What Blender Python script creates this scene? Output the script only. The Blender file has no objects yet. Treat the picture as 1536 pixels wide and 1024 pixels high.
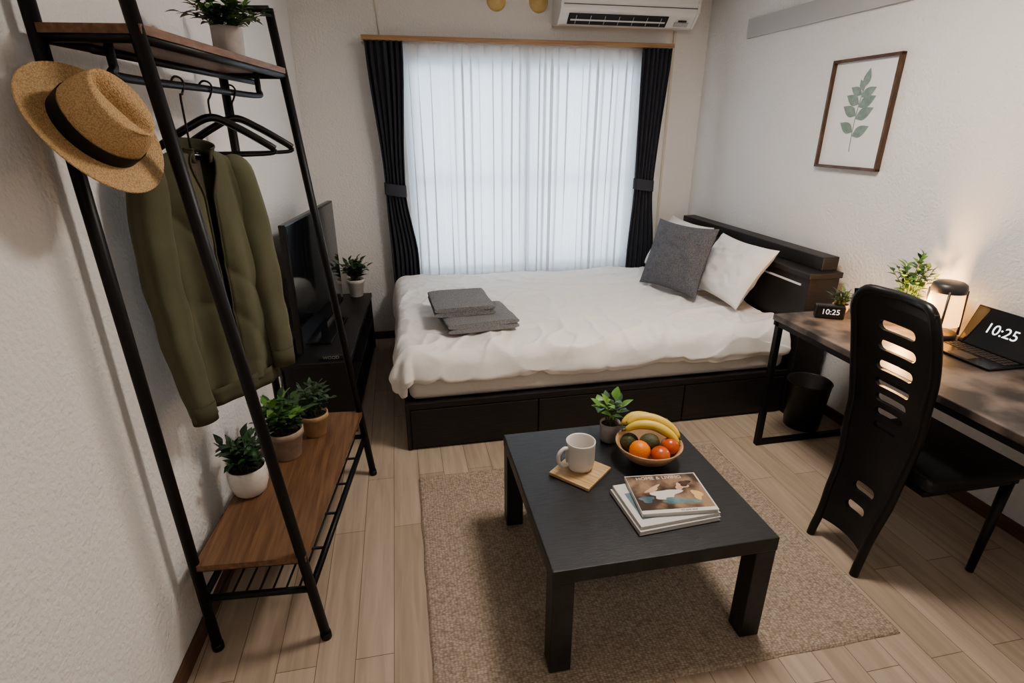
import bpy, bmesh, math, random
from mathutils import Vector, Matrix, noise
random.seed(7)
scene = bpy.context.scene
PI = math.pi

# ------------------------------------------------------------------ materials
def mat(name, col, rough=0.5, metal=0.0, col2=None, vscale=4.0, stretch=(1,1,1), vdetail=4,
        bump=0.0, bscale=60.0, bstretch=(1,1,1), emit=None, estr=0.0, sheen=0.0, coat=0.0, lo=0.35, hi=0.65, spec=None, bdist=.01):
    m = bpy.data.materials.new(name); m.use_nodes = True
    nt = m.node_tree; b = nt.nodes['Principled BSDF']
    b.inputs['Base Color'].default_value = (*col, 1)
    b.inputs['Roughness'].default_value = rough
    b.inputs['Metallic'].default_value = metal
    if spec is not None: b.inputs['Specular IOR Level'].default_value = spec
    if sheen: b.inputs['Sheen Weight'].default_value = sheen
    if coat: b.inputs['Coat Weight'].default_value = coat
    tc = nt.nodes.new('ShaderNodeTexCoord')
    if col2 is not None:
        mp = nt.nodes.new('ShaderNodeMapping'); mp.inputs['Scale'].default_value = stretch
        n = nt.nodes.new('ShaderNodeTexNoise'); n.inputs['Scale'].default_value = vscale; n.inputs['Detail'].default_value = vdetail
        r = nt.nodes.new('ShaderNodeValToRGB')
        r.color_ramp.elements[0].position = lo; r.color_ramp.elements[1].position = hi
        r.color_ramp.elements[0].color = (*col, 1); r.color_ramp.elements[1].color = (*col2, 1)
        nt.links.new(tc.outputs['Object'], mp.inputs['Vector']); nt.links.new(mp.outputs[0], n.inputs['Vector'])
        nt.links.new(n.outputs['Fac'], r.inputs['Fac']); nt.links.new(r.outputs['Color'], b.inputs['Base Color'])
    if bump:
        mp2 = nt.nodes.new('ShaderNodeMapping'); mp2.inputs['Scale'].default_value = bstretch
        n2 = nt.nodes.new('ShaderNodeTexNoise'); n2.inputs['Scale'].default_value = bscale; n2.inputs['Detail'].default_value = 3
        bp = nt.nodes.new('ShaderNodeBump'); bp.inputs['Strength'].default_value = bump; bp.inputs['Distance'].default_value = bdist
        nt.links.new(tc.outputs['Object'], mp2.inputs['Vector']); nt.links.new(mp2.outputs[0], n2.inputs['Vector'])
        nt.links.new(n2.outputs['Fac'], bp.inputs['Height']); nt.links.new(bp.outputs[0], b.inputs['Normal'])
    if emit is not None:
        b.inputs['Emission Color'].default_value = (*emit, 1); b.inputs['Emission Strength'].default_value = estr
    return m

def floor_mat():
    m = bpy.data.materials.new('floor_planks'); m.use_nodes = True
    nt = m.node_tree; b = nt.nodes['Principled BSDF']; b.inputs['Roughness'].default_value = 0.42
    tc = nt.nodes.new('ShaderNodeTexCoord'); mp = nt.nodes.new('ShaderNodeMapping')
    mp.inputs['Rotation'].default_value = (0, 0, PI/2)
    br = nt.nodes.new('ShaderNodeTexBrick')
    br.inputs['Scale'].default_value = 1.0; br.inputs['Brick Width'].default_value = 0.95; br.inputs['Row Height'].default_value = 0.118
    br.inputs['Mortar Size'].default_value = 0.0014; br.inputs['Mortar Smooth'].default_value = 0.3
    br.inputs['Color1'].default_value = (0.43, 0.340, 0.255, 1); br.inputs['Color2'].default_value = (0.52, 0.425, 0.330, 1)
    br.inputs['Mortar'].default_value = (0.20, 0.14, 0.095, 1); br.offset = 0.37
    nt.links.new(tc.outputs['Object'], mp.inputs['Vector']); nt.links.new(mp.outputs[0], br.inputs['Vector'])
    mp2 = nt.nodes.new('ShaderNodeMapping'); mp2.inputs['Scale'].default_value = (22, 1.6, 1)
    n = nt.nodes.new('ShaderNodeTexNoise'); n.inputs['Scale'].default_value = 1.6; n.inputs['Detail'].default_value = 7
    n.inputs['Distortion'].default_value = 0.8
    r = nt.nodes.new('ShaderNodeValToRGB'); r.color_ramp.elements[0].position = .3; r.color_ramp.elements[1].position = .7
    r.color_ramp.elements[0].color = (.80, .775, .75, 1); r.color_ramp.elements[1].color = (1.06, 1.05, 1.05, 1)
    nt.links.new(tc.outputs['Object'], mp2.inputs['Vector']); nt.links.new(mp2.outputs[0], n.inputs['Vector']); nt.links.new(n.outputs['Fac'], r.inputs['Fac'])
    mx = nt.nodes.new('ShaderNodeMix'); mx.data_type = 'RGBA'; mx.blend_type = 'MULTIPLY'; mx.inputs[0].default_value = 1
    nt.links.new(br.outputs['Color'], mx.inputs[6]); nt.links.new(r.outputs['Color'], mx.inputs[7]); nt.links.new(mx.outputs[2], b.inputs['Base Color'])
    bp = nt.nodes.new('ShaderNodeBump'); bp.inputs['Strength'].default_value = .25; bp.inputs['Distance'].default_value = .002; bp.invert = True
    nt.links.new(br.outputs['Fac'], bp.inputs['Height']); nt.links.new(bp.outputs[0], b.inputs['Normal'])
    return m

def rug_mat():
    m = bpy.data.materials.new('rug_weave'); m.use_nodes = True
    nt = m.node_tree; b = nt.nodes['Principled BSDF']; b.inputs['Roughness'].default_value = 0.95; b.inputs['Specular IOR Level'].default_value = .1
    tc = nt.nodes.new('ShaderNodeTexCoord')
    mp = nt.nodes.new('ShaderNodeMapping'); mp.inputs['Scale'].default_value = (.75, 1.2, 1)
    v = nt.nodes.new('ShaderNodeTexVoronoi'); v.inputs['Scale'].default_value = 125; v.inputs['Randomness'].default_value = .5
    r = nt.nodes.new('ShaderNodeValToRGB'); r.color_ramp.elements[0].position = .15; r.color_ramp.elements[1].position = .8
    r.color_ramp.elements[0].color = (.53, .445, .355, 1); r.color_ramp.elements[1].color = (.26, .20, .15, 1)
    nt.links.new(tc.outputs['Object'], mp.inputs['Vector']); nt.links.new(mp.outputs[0], v.inputs['Vector']); nt.links.new(v.outputs['Distance'], r.inputs['Fac'])
    n = nt.nodes.new('ShaderNodeTexNoise'); n.inputs['Scale'].default_value = 60; n.inputs['Detail'].default_value = 3
    r2 = nt.nodes.new('ShaderNodeValToRGB'); r2.color_ramp.elements[0].position = .3; r2.color_ramp.elements[1].position = .7
    r2.color_ramp.elements[0].color = (.88, .87, .86, 1); r2.color_ramp.elements[1].color = (1.08, 1.08, 1.08, 1)
    nt.links.new(tc.outputs['Object'], n.inputs['Vector']); nt.links.new(n.outputs['Fac'], r2.inputs['Fac'])
    mx = nt.nodes.new('ShaderNodeMix'); mx.data_type = 'RGBA'; mx.blend_type = 'MULTIPLY'; mx.inputs[0].default_value = 1
    nt.links.new(r.outputs['Color'], mx.inputs[6]); nt.links.new(r2.outputs['Color'], mx.inputs[7]); nt.links.new(mx.outputs[2], b.inputs['Base Color'])
    bp = nt.nodes.new('ShaderNodeBump'); bp.inputs['Strength'].default_value = .8; bp.inputs['Distance'].default_value = .004; bp.invert = True
    nt.links.new(v.outputs['Distance'], bp.inputs['Height']); nt.links.new(bp.outputs[0], b.inputs['Normal'])
    return m

def straw_mat():
    m = bpy.data.materials.new('straw'); m.use_nodes = True
    nt = m.node_tree; b = nt.nodes['Principled BSDF']; b.inputs['Roughness'].default_value = 0.7
    tc = nt.nodes.new('ShaderNodeTexCoord')
    v = nt.nodes.new('ShaderNodeTexVoronoi'); v.inputs['Scale'].default_value = 330
    r = nt.nodes.new('ShaderNodeValToRGB'); r.color_ramp.elements[0].position = .0; r.color_ramp.elements[1].position = .8
    r.color_ramp.elements[0].color = (.72, .51, .28, 1); r.color_ramp.elements[1].color = (.40, .25, .115, 1)
    nt.links.new(tc.outputs['Object'], v.inputs['Vector']); nt.links.new(v.outputs['Distance'], r.inputs['Fac']); nt.links.new(r.outputs['Color'], b.inputs['Base Color'])
    bp = nt.nodes.new('ShaderNodeBump'); bp.inputs['Strength'].default_value = .8; bp.inputs['Distance'].default_value = .002; bp.invert = True
    nt.links.new(v.outputs['Distance'], bp.inputs['Height']); nt.links.new(bp.outputs[0], b.inputs['Normal'])
    return m

def sheer_mat():
    m = bpy.data.materials.new('sheer_fabric'); m.use_nodes = True
    nt = m.node_tree; nt.nodes.clear()
    o = nt.nodes.new('ShaderNodeOutputMaterial')
    d = nt.nodes.new('ShaderNodeBsdfDiffuse'); d.inputs['Color'].default_value = (.86, .85, .84, 1)
    t = nt.nodes.new('ShaderNodeBsdfTranslucent'); t.inputs['Color'].default_value = (.80, .83, .86, 1)
    tr = nt.nodes.new('ShaderNodeBsdfTransparent')
    m1 = nt.nodes.new('ShaderNodeMixShader'); m1.inputs[0].default_value = .45
    m2 = nt.nodes.new('ShaderNodeMixShader'); m2.inputs[0].default_value = .20
    nt.links.new(d.outputs[0], m1.inputs[1]); nt.links.new(t.outputs[0], m1.inputs[2])
    nt.links.new(m1.outputs[0], m2.inputs[1]); nt.links.new(tr.outputs[0], m2.inputs[2]); nt.links.new(m2.outputs[0], o.inputs['Surface'])
    return m

def glass_mat():
    m = bpy.data.materials.new('frosted_pane'); m.use_nodes = True
    nt = m.node_tree; nt.nodes.clear()
    o = nt.nodes.new('ShaderNodeOutputMaterial')
    tr = nt.nodes.new('ShaderNodeBsdfTransparent'); tr.inputs['Color'].default_value = (.92, .95, .97, 1)
    t = nt.nodes.new('ShaderNodeBsdfTranslucent'); t.inputs['Color'].default_value = (.86, .92, .97, 1)
    m1 = nt.nodes.new('ShaderNodeMixShader'); m1.inputs[0].default_value = .82
    nt.links.new(tr.outputs[0], m1.inputs[1]); nt.links.new(t.outputs[0], m1.inputs[2]); nt.links.new(m1.outputs[0], o.inputs['Surface'])
    return m

WALL = mat('wallpaper_white', (.80, .78, .755), .85, bump=.5, bscale=75, spec=.2, bdist=.012)
CEIL = mat('ceiling_white', (.84, .83, .81), .9)
FLOOR = floor_mat(); RUG = rug_mat(); STRAW = straw_mat(); SHEER = sheer_mat(); PANE = glass_mat()
SKIRT = mat('skirting_brown', (.10, .05, .03), .5, col2=(.16, .085, .05), vscale=6, stretch=(20, 1, 20))
BLKM = mat('black_metal', (.006, .006, .007), .45, spec=.35)
BLKW = mat('black_wood', (.012, .011, .012), .42, col2=(.022, .020, .020), vscale=5, stretch=(2, 30, 30), bump=.12, bscale=20, bstretch=(2, 30, 30))
TBLW = mat('table_black_ash', (.015, .015, .016), .42, col2=(.030, .030, .031), vscale=5, stretch=(3, 40, 3), bump=.12, bscale=14, bstretch=(3, 40, 3))
BEDW = mat('espresso_wood', (.013, .011, .011), .45, col2=(.026, .021, .020), vscale=5, stretch=(2, 20, 40), bump=.08, bscale=12, bstretch=(2, 20, 40))
WOOD = mat('walnut_board', (.12, .060, .030), .45, col2=(.235, .128, .068), vscale=4, stretch=(22, 1.2, 22), vdetail=8, bump=.15, bscale=12, bstretch=(30, 2, 30), lo=.3, hi=.7)
WOODR = mat('rail_wood', (.30, .17, .09), .5, col2=(.42, .26, .14), vscale=5, stretch=(1, 20, 20))
FRAMEW = mat('frame_wood', (.07, .035, .02), .4, col2=(.13, .07, .04), vscale=8, stretch=(10, 2, 2))
BAMB = mat('bamboo', (.42, .27, .13), .5, col2=(.56, .39, .21), vscale=6, stretch=(25, 1.5, 1), lo=.4, hi=.6)
SLATE = mat('desk_stone_laminate', (.030, .025, .023), .42, col2=(.17, .135, .115), vscale=7, vdetail=10, lo=.41, hi=.62)
DUV = mat('duvet_cotton', (.82, .785, .745), .9, bump=.28, bscale=14, spec=.15, sheen=.1)
SHEET = mat('mattress_fabric', (.80, .765, .725), .9, bump=.2, bscale=40, spec=.15)
PIL = mat('pillow_cotton', (.80, .775, .745), .9, bump=.2, bscale=25, spec=.15)
GREYF = mat('grey_fabric', (.11, .11, .118), .95, col2=(.19, .19, .205), vscale=160, bump=.5, bscale=220, spec=.1)
TOWEL = mat('grey_towel', (.21, .21, .215), 1, col2=(.34, .34, .345), vscale=170, bump=1, bscale=220, spec=.05)
CURT = mat('navy_curtain', (.042, .045, .060), .9, bump=.3, bscale=200, spec=.15, sheen=.15)
CURTB = mat('curtain_tie', (.052, .055, .072), .8)
OLIVE = mat('olive_cotton', (.108, .106, .068), .9, col2=(.130, .127, .084), vscale=7, bump=.10, bscale=180, spec=.15, sheen=.1, bdist=.004)
OLIVD = mat('olive_dark', (.088, .086, .055), .9, spec=.15)
LINER = mat('lining_beige', (.50, .46, .38), .9)
BAND = mat('hat_band_black', (.006, .006, .007), .6)
WHITEP = mat('ac_plastic_white', (.80, .79, .77), .4)
CREAM = mat('cream_plastic', (.66, .60, .50), .5)
YELC = mat('yellowed_cap', (.60, .43, .16), .5, col2=(.7, .55, .28), vscale=10)
GREYR = mat('grey_rail', (.50, .49, .48), .55)
LETTER = mat('sign_letters', (.30, .29, .28), .6)
DARK = mat('dark_void', (.02, .02, .022), .6)
SCREEN = mat('tv_glass', (.006, .007, .009), .08, coat=.5)
GLOSSB = mat('gloss_black', (.007, .007, .008), .25)
CHAIRB = mat('chair_black_plastic', (.007, .007, .008), .38, bump=.04, bscale=200)
SEATB = mat('chair_seat_leather', (.010, .010, .011), .5, bump=.2, bscale=150)
PAPER = mat('paper_white', (.80, .78, .75), .8)
PAGES = mat('page_edges', (.68, .66, .62), .8, col2=(.5, .48, .45), vscale=10, stretch=(1, 1, 400))
COV1 = mat('magazine_cover_light', (.62, .60, .57), .35)
COV2 = mat('magazine_photo', (.06, .038, .028), .3, col2=(.33, .22, .145), vscale=13, vdetail=4, lo=.42, hi=.62)
COVD = mat('magazine_dark', (.04, .025, .02), .3, col2=(.12, .07, .045), vscale=30)
COVS = mat('magazine_skin', (.55, .32, .21), .35, col2=(.65, .44, .32), vscale=20)
COVB = mat('magazine_teal', (.06, .12, .15), .35, col2=(.18, .26, .28), vscale=18)
COVO = mat('magazine_gold', (.62, .36, .10), .35, col2=(.7, .46, .2), vscale=18)
LEAFP = mat('print_leaf', (.20, .27, .23), .8, col2=(.28, .35, .30), vscale=40)
CERW = mat('ceramic_white', (.70, .67, .63), .35, col2=(.60, .57, .53), vscale=90, lo=.55, hi=.7)
CERM = mat('mug_ceramic', (.70, .66, .62), .3)
CERT = mat('ceramic_taupe', (.36, .29, .23), .55, col2=(.44, .36, .30), vscale=30)
CERY = mat('ceramic_ochre', (.43, .29, .17), .55, col2=(.52, .36, .22), vscale=30)
CERG = mat('ceramic_grey', (.36, .33, .31), .6, col2=(.45, .42, .40), vscale=30)
SOIL = mat('soil', (.025, .016, .010), .95, col2=(.06, .04, .025), vscale=120, bump=.8, bscale=150)
LF1 = mat('leaf_green', (.030, .082, .026), .45, col2=(.06, .13, .045), vscale=30)
LF2 = mat('leaf_deep', (.022, .056, .025), .45, col2=(.040, .086, .038), vscale=30)
LF3 = mat('leaf_bright', (.10, .22, .04), .45, col2=(.16, .30, .07), vscale=30)
LF4 = mat('leaf_sage', (.05, .085, .045), .55, col2=(.085, .13, .07), vscale=30)
STEM = mat('stem', (.07, .09, .03), .6)
ORNG = mat('orange_peel', (.78, .22, .02), .4, bump=.25, bscale=160)
REDF = mat('red_fruit', (.45, .06, .02), .3, col2=(.58, .16, .05), vscale=12)
AVO = mat('avocado_skin', (.05, .055, .02), .55, col2=(.09, .09, .04), vscale=40, bump=.4, bscale=120)
BANA = mat('banana_skin', (.72, .50, .10), .45, col2=(.68, .52, .14), vscale=14)
BANT = mat('banana_tip', (.12, .08, .03), .7)
BOWLM = mat('bowl_wood', (.40, .24, .13), .45, col2=(.52, .34, .20), vscale=20)
EMW = mat('led_white', (.8, .85, .9), .5, emit=(.85, .92, 1), estr=1.1)
EMD = mat('led_dim', (.3, .3, .3), .5, emit=(.75, .85, .95), estr=.8)
LAMPG = mat('lamp_shade_glow', (.8, .55, .28), .5, emit=(1, .50, .16), estr=2.6)
BULB = mat('bulb_glow', (1, .9, .7), .5, emit=(1, .66, .30), estr=22)
GREYP = mat('grey_lamp_metal', (.09, .08, .075), .4, metal=.5)
BINM = mat('bin_dark_metal', (.035, .030, .028), .32, metal=.3)
ALU = mat('window_aluminium', (.62, .63, .64), .4, metal=.2)
CLAMP = mat('ceiling_lamp_diffuser', (.9, .88, .85), .6, emit=(1, .95, .88), estr=1.0)

# ------------------------------------------------------------------ geometry helpers
def fr(o, ax, ay, az):
    ax, ay, az = Vector(ax).normalized(), Vector(ay).normalized(), Vector(az).normalized()
    return Matrix(((ax.x, ay.x, az.x, o[0]), (ax.y, ay.y, az.y, o[1]), (ax.z, ay.z, az.z, o[2]), (0, 0, 0, 1)))

class B:
    def __init__(s, name, origin=(0, 0, 0), rot=0.0, world=False):
        s.name = name; s.parts = {}; s.M = Matrix.Translation(origin) @ Matrix.Rotation(rot, 4, 'Z')
        s.Mi = s.M.inverted() if world else Matrix.Identity(4); s.mods = {}
        s.cur = None
    def part(s, n):
        s.cur = n
        if n not in s.parts: s.parts[n] = dict(v=[], f=[], mi=[], sm=[], mats=[])
        return s
    def add(s, geo, material, smooth=False, M=None):
        if s.cur is None: s.part('body')
        P = s.parts[s.cur]; vs, fs = geo
        T = s.Mi @ M if M is not None else s.Mi
        off = len(P['v'])
        P['v'] += [T @ Vector(v) for v in vs]
        if material not in P['mats']: P['mats'].append(material)
        i = P['mats'].index(material)
        for f in fs:
            P['f'].append([a + off for a in f]); P['mi'].append(i); P['sm'].append(smooth)
        return s
    def done(s):
        obs = []
        for n, P in s.parts.items():
            me = bpy.data.meshes.new(s.name + '_' + n)
            me.from_pydata([tuple(v) for v in P['v']], [], P['f'])
            for m in P['mats']: me.materials.append(m)
            for p, i, sm in zip(me.polygons, P['mi'], P['sm']): p.material_index = i; p.use_smooth = sm
            me.update()
            if s.mods.get(n) != 'keep':
                bm = bmesh.new(); bm.from_mesh(me); bmesh.ops.recalc_face_normals(bm, faces=bm.faces); bm.to_mesh(me); bm.free()
            obs.append((n, me))
        if len(obs) == 1:
            o = bpy.data.objects.new(s.name, obs[0][1]); o.matrix_world = s.M; scene.collection.objects.link(o); s.root = o; s.obs = {obs[0][0]: o}
            return o
        root = bpy.data.objects.new(s.name, None); root.empty_display_size = .1; root.matrix_world = s.M; scene.collection.objects.link(root)
        s.obs = {}
        for n, me in obs:
            o = bpy.data.objects.new(n, me); scene.collection.objects.link(o); o.parent = root; s.obs[n] = o
        s.root = root
        return root

def box(x0, x1, y0, y1, z0, z1, bev=0.0, seg=2):
    bm = bmesh.new(); bmesh.ops.create_cube(bm, size=1)
    for v in bm.verts:
        v.co = Vector(((x0+x1)/2 + v.co.x*(x1-x0), (y0+y1)/2 + v.co.y*(y1-y0), (z0+z1)/2 + v.co.z*(z1-z0)))
    if bev: bmesh.ops.bevel(bm, geom=list(bm.edges), offset=bev, segments=seg, affect='EDGES', profile=.5)
    bm.verts.index_update()
    r = ([v.co.copy() for v in bm.verts], [[v.index for v in f.verts] for f in bm.faces]); bm.free(); return r

def tube(pts, r, n=10, closed=False, caps=True, flat=1.0):
    pts = [Vector(p) for p in pts]; N = len(pts)
    rad = r if isinstance(r, (list, tuple)) else [r]*N
    vs, fs = [], []; nrm = None
    for i, p in enumerate(pts):
        if closed: t = (pts[(i+1) % N] - pts[(i-1) % N])
        else: t = pts[min(i+1, N-1)] - pts[max(i-1, 0)]
        t.normalize()
        if nrm is None:
            nrm = Vector((0, 0, 1)) if abs(t.z) < .9 else Vector((1, 0, 0))
        nrm = (nrm - t*nrm.dot(t)).normalized(); bn = t.cross(nrm)
        for k in range(n):
            a = 2*PI*k/n; vs.append(p + nrm*math.cos(a)*rad[i] + bn*math.sin(a)*rad[i]*flat)
    for i in range(N if closed else N-1):
        j = (i+1) % N
        for k in range(n):
            l = (k+1) % n; fs.append([i*n+k, i*n+l, j*n+l, j*n+k])
    if caps and not closed:
        fs.append(list(range(n))[::-1]); fs.append([(N-1)*n+k for k in range(n)])
    return vs, fs

def lathe(prof, n=32, cx=0, cy=0, cz=0):
    vs, fs = [], []; N = len(prof)
    for r, z in prof:
        for k in range(n):
            a = 2*PI*k/n; vs.append(Vector((cx+max(r, 1e-5)*math.cos(a), cy+max(r, 1e-5)*math.sin(a), cz+z)))
    for i in range(N-1):
        for k in range(n):
            l = (k+1) % n; fs.append([i*n+k, i*n+l, (i+1)*n+l, (i+1)*n+k])
    return vs, fs

def grid(f, nu, nv, wrapu=False):
    vs = [Vector(f(i/(nu if wrapu else nu-1), j/(nv-1))) for j in range(nv) for i in range(nu)]; fs = []
    for j in range(nv-1):
        for i in range(nu if wrapu else nu-1):
            k = (i+1) % nu; fs.append([j*nu+i, j*nu+k, (j+1)*nu+k, (j+1)*nu+i])
    return vs, fs

def prism(poly, z0, z1):
    n = len(poly)
    vs = [Vector((x, y, z0)) for x, y in poly] + [Vector((x, y, z1)) for x, y in poly]
    fs = [list(range(n))[::-1], [n+i for i in range(n)]] + [[i, (i+1) % n, n+(i+1) % n, n+i] for i in range(n)]
    return vs, fs

def sphere(c, r, sx=1, sy=1, sz=1, n=20):
    def f(u, v):
        a = 2*PI*u; b = PI*v
        return (c[0]+r*sx*math.sin(b)*math.cos(a), c[1]+r*sy*math.sin(b)*math.sin(a), c[2]+r*sz*math.cos(b))
    return grid(f, n, n//2+2, True)

def text(s, size, ext=.0008):
    cu = bpy.data.curves.new('t', 'FONT'); cu.body = s; cu.size = size; cu.extrude = ext; cu.align_x = 'CENTER'; cu.align_y = 'CENTER'
    o = bpy.data.objects.new('t', cu); scene.collection.objects.link(o)
    dg = bpy.context.evaluated_depsgraph_get(); me = bpy.data.meshes.new_from_object(o.evaluated_get(dg))
    r = ([v.co.copy() for v in me.vertices], [list(p.vertices) for p in me.polygons])
    bpy.data.objects.remove(o); bpy.data.curves.remove(cu); bpy.data.meshes.remove(me); return r

def bez(ps, n=10):
    ps = [Vector(p) for p in ps]; out = []
    for i in range(len(ps)-1):
        p0 = ps[max(i-1, 0)]; p1 = ps[i]; p2 = ps[i+1]; p3 = ps[min(i+2, len(ps)-1)]
        for k in range(n):
            t = k/n
            out.append(.5*((2*p1)+(-p0+p2)*t+(2*p0-5*p1+4*p2-p3)*t*t+(-p0+3*p1-3*p2+p3)*t*t*t))
    out.append(ps[-1]); return out

def leafgeo(p, d, l, w, up=Vector((0, 0, 1)), droop=.25, fold=.25, shape=(0, .62, 1, .86, .5, 0)):
    d = Vector(d).normalized(); s = d.cross(up)
    if s.length < .05: s = Vector((1, 0, 0))
    s.normalize(); nn = s.cross(d).normalized(); vs, fs = [], []; n = len(shape)
    for i, k in enumerate(shape):
        t = i/(n-1); c = Vector(p) + d*l*t - nn*(droop*l*t*t); ww = w*.5*max(k, .03)
        vs += [c - s*ww + nn*fold*ww, c, c + s*ww + nn*fold*ww]
    for i in range(n-1):
        a = i*3; fs += [[a, a+1, a+4, a+3], [a+1, a+2, a+5, a+4]]
    return vs, fs

def smooth01(t): t = max(0, min(1, t)); return t*t*(3-2*t)

# ------------------------------------------------------------------ room shell
YB, YF = 4.15, -1.6
def xl(y): return -.735 + .049*(y-1.4)
def xr(y): return 2.395 - .024*y
ZC = 2.52
B('floor').add(prism([(xl(YF)-.12, YF-.12), (xr(YF)+.12, YF-.12), (xr(YB)+.12, YB+.14), (xl(YB)-.12, YB+.14)], -.08, 0), FLOOR).done()
B('ceiling').add(prism([(xl(YF)-.12, YF-.12), (xr(YF)+.12, YF-.12), (xr(YB)+.12, YB+.14), (xl(YB)-.12, YB+.14)], ZC, ZC+.08), CEIL).done()
B('wall_left').add(prism([(xl(YF)-.12, YF), (xl(YF), YF), (xl(YB), YB), (xl(YB)-.12, YB)], 0, ZC), WALL).done()
B('wall_right').add(prism([(xr(YF), YF), (xr(YF)+.12, YF), (xr(YB)+.12, YB), (xr(YB), YB)], 0, ZC), WALL).done()
B('wall_front').add(prism([(xl(YF)-.12, YF-.12), (xr(YF)+.12, YF-.12), (xr(YF)+.12, YF), (xl(YF)-.12, YF)], 0, ZC), WALL).done()
WX0, WX1, WZ0, WZ1 = .10, 1.80, .50, 1.98
wb = B('wall_back'); x0, x1 = xl(YB)-.12, xr(YB)+.12
for a in [(x0, WX0, 0, ZC), (WX1, x1, 0, ZC), (WX0, WX1, 0, WZ0), (WX0, WX1, WZ1, ZC)]:
    wb.add(box(a[0], a[1], YB, YB+.14, a[2], a[3]), WALL)
wb.done()
def skirt(name, p, q, n):
    p, q, n = Vector(p), Vector(q), Vector(n).normalized()*.012
    B(name).add(prism([(p.x, p.y), (q.x, q.y), (q.x+n.x, q.y+n.y), (p.x+n.x, p.y+n.y)], 0, .058), SKIRT).done()
skirt('baseboard_left', (xl(YF), YF), (xl(YB), YB), (1, -.049))
skirt('baseboard_right', (xr(YF), YF), (xr(YB), YB), (-1, -.024))
skirt('baseboard_back', (xl(YB), YB), (xr(YB), YB), (0, -1))

w = B('window_1', ((WX0+WX1)/2, YB+.07, (WZ0+WZ1)/2), world=True)
w.part('frame')
for a in [(WX0, WX0+.04, WZ0, WZ1), (WX1-.04, WX1, WZ0, WZ1), (WX0, WX1, WZ0, WZ0+.045), (WX0, WX1, WZ1-.04, WZ1), (.935, .970, WZ0, WZ1), (WX0, WX1, 1.175, 1.195)]:
    w.add(box(a[0], a[1], YB+.085, YB+.12, a[2], a[3], .004), ALU)
w.part('pane').add(box(WX0+.002, WX1-.002, YB+.058, YB+.062, WZ0+.002, WZ1-.002), PANE); w.done()

cr = B('curtain_rail', (.91, 4.08, 2.075), world=True)
cr.add(box(-.16, 1.975, 4.035, 4.15, 2.078, 2.092, .003), WOODR).add(box(-.16, 1.975, 4.015, 4.03, 2.066, 2.094, .003), WOODR)
for x in (-.165, 1.965): cr.add(box(x, x+.012, 4.02, 4.15, 2.055, 2.095, .002), CREAM)
cr.done()

def curtain(name, xt, xm, xb, ztop, ztie, zbot, n, amp, Y, material, seed, tie=True):
    def f(u, v):
        z = ztop + (zbot-ztop)*v
        if tie:
            if z > ztie: k = smooth01((ztop-z)/(ztop-ztie)); a, b = [xt[i]+(xm[i]-xt[i])*k for i in (0, 1)]
            else: k = smooth01((ztie-z)/(ztie-zbot)*1.4); a, b = [xm[i]+(xb[i]-xm[i])*k for i in (0, 1)]
            ph = seed + .6*noise.noise(Vector((u*3+seed, z*.6, 0)))
            am = amp*(.75+.5*noise.noise(Vector((u*6, z*.8, seed))))
            wv = math.sin(2*PI*n*u+ph*2)
            x = a+(b-a)*u + .004*math.sin(4*PI*n*u+ph) + .012*noise.noise(Vector((u*2, z*1.5, seed+4)))
            return (x, Y + am*wv, z)
        a, b = xt
        # rounded pleats that overlap themselves a little, irregular in width
        uu = u + .035*noise.noise(Vector((u*5+seed, 0, seed))) + .010*noise.noise(Vector((u*3, z*.8, seed+2)))
        top = 1-smooth01(v/.10)
        ph = 2*PI*n*uu
        am = amp*(.8+.5*noise.noise(Vector((u*6+3, z*.5, seed))))
        y = Y + am*math.sin(ph)*(1-.35*top) + amp*.22*math.sin(ph*2.3+seed)*(1-top) + amp*.25*top*math.sin(3*ph)
        lap = .5+.5*math.tanh(6*noise.noise(Vector((u*9+seed, 2.2, z*.25))))
        x = a+(b-a)*u + (.008+.014*lap*(1-top))*math.sin(ph*2)
        return (x, y, z - .006*abs(math.sin(ph/2))*v)
    c = B(name, ((xt[0]+xt[1])/2, Y, zbot), world=True); c.part('cloth').add(grid(f, int(n*26), 60), material, True)
    return c
for nm, xt, xm, xb in [('curtain', (-.145, .10), (-.085, .05), (-.075, .115)), ('curtain', (1.745, 1.965), (1.765, 1.915), (1.745, 1.965))]:
    c = curtain(nm, xt, xm, xb, 2.065, 1.14, .44 if xt[0] < 1 else .40, 6, .026, 4.043, CURT, xt[0]*3, True)
    cx = sum(xm)/2; hw = (xm[1]-xm[0])/2+.008
    def ft(u, v): a = 2*PI*u; return (cx+hw*math.cos(a), 4.043+.038*math.sin(a), 1.18-.08*v - .012*math.cos(a))
    c.part('tie_band').add(grid(ft, 32, 5, True), CURTB, True); c.done()
for i, (a, b) in enumerate([(.06, .96), (.93, 1.80)]):
    c = curtain('sheer_curtain', (a, b), None, None, 2.06, 0, .475, 8, .020, 4.105+.006*i, SHEER, i*5.3, False); c.done()

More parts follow.
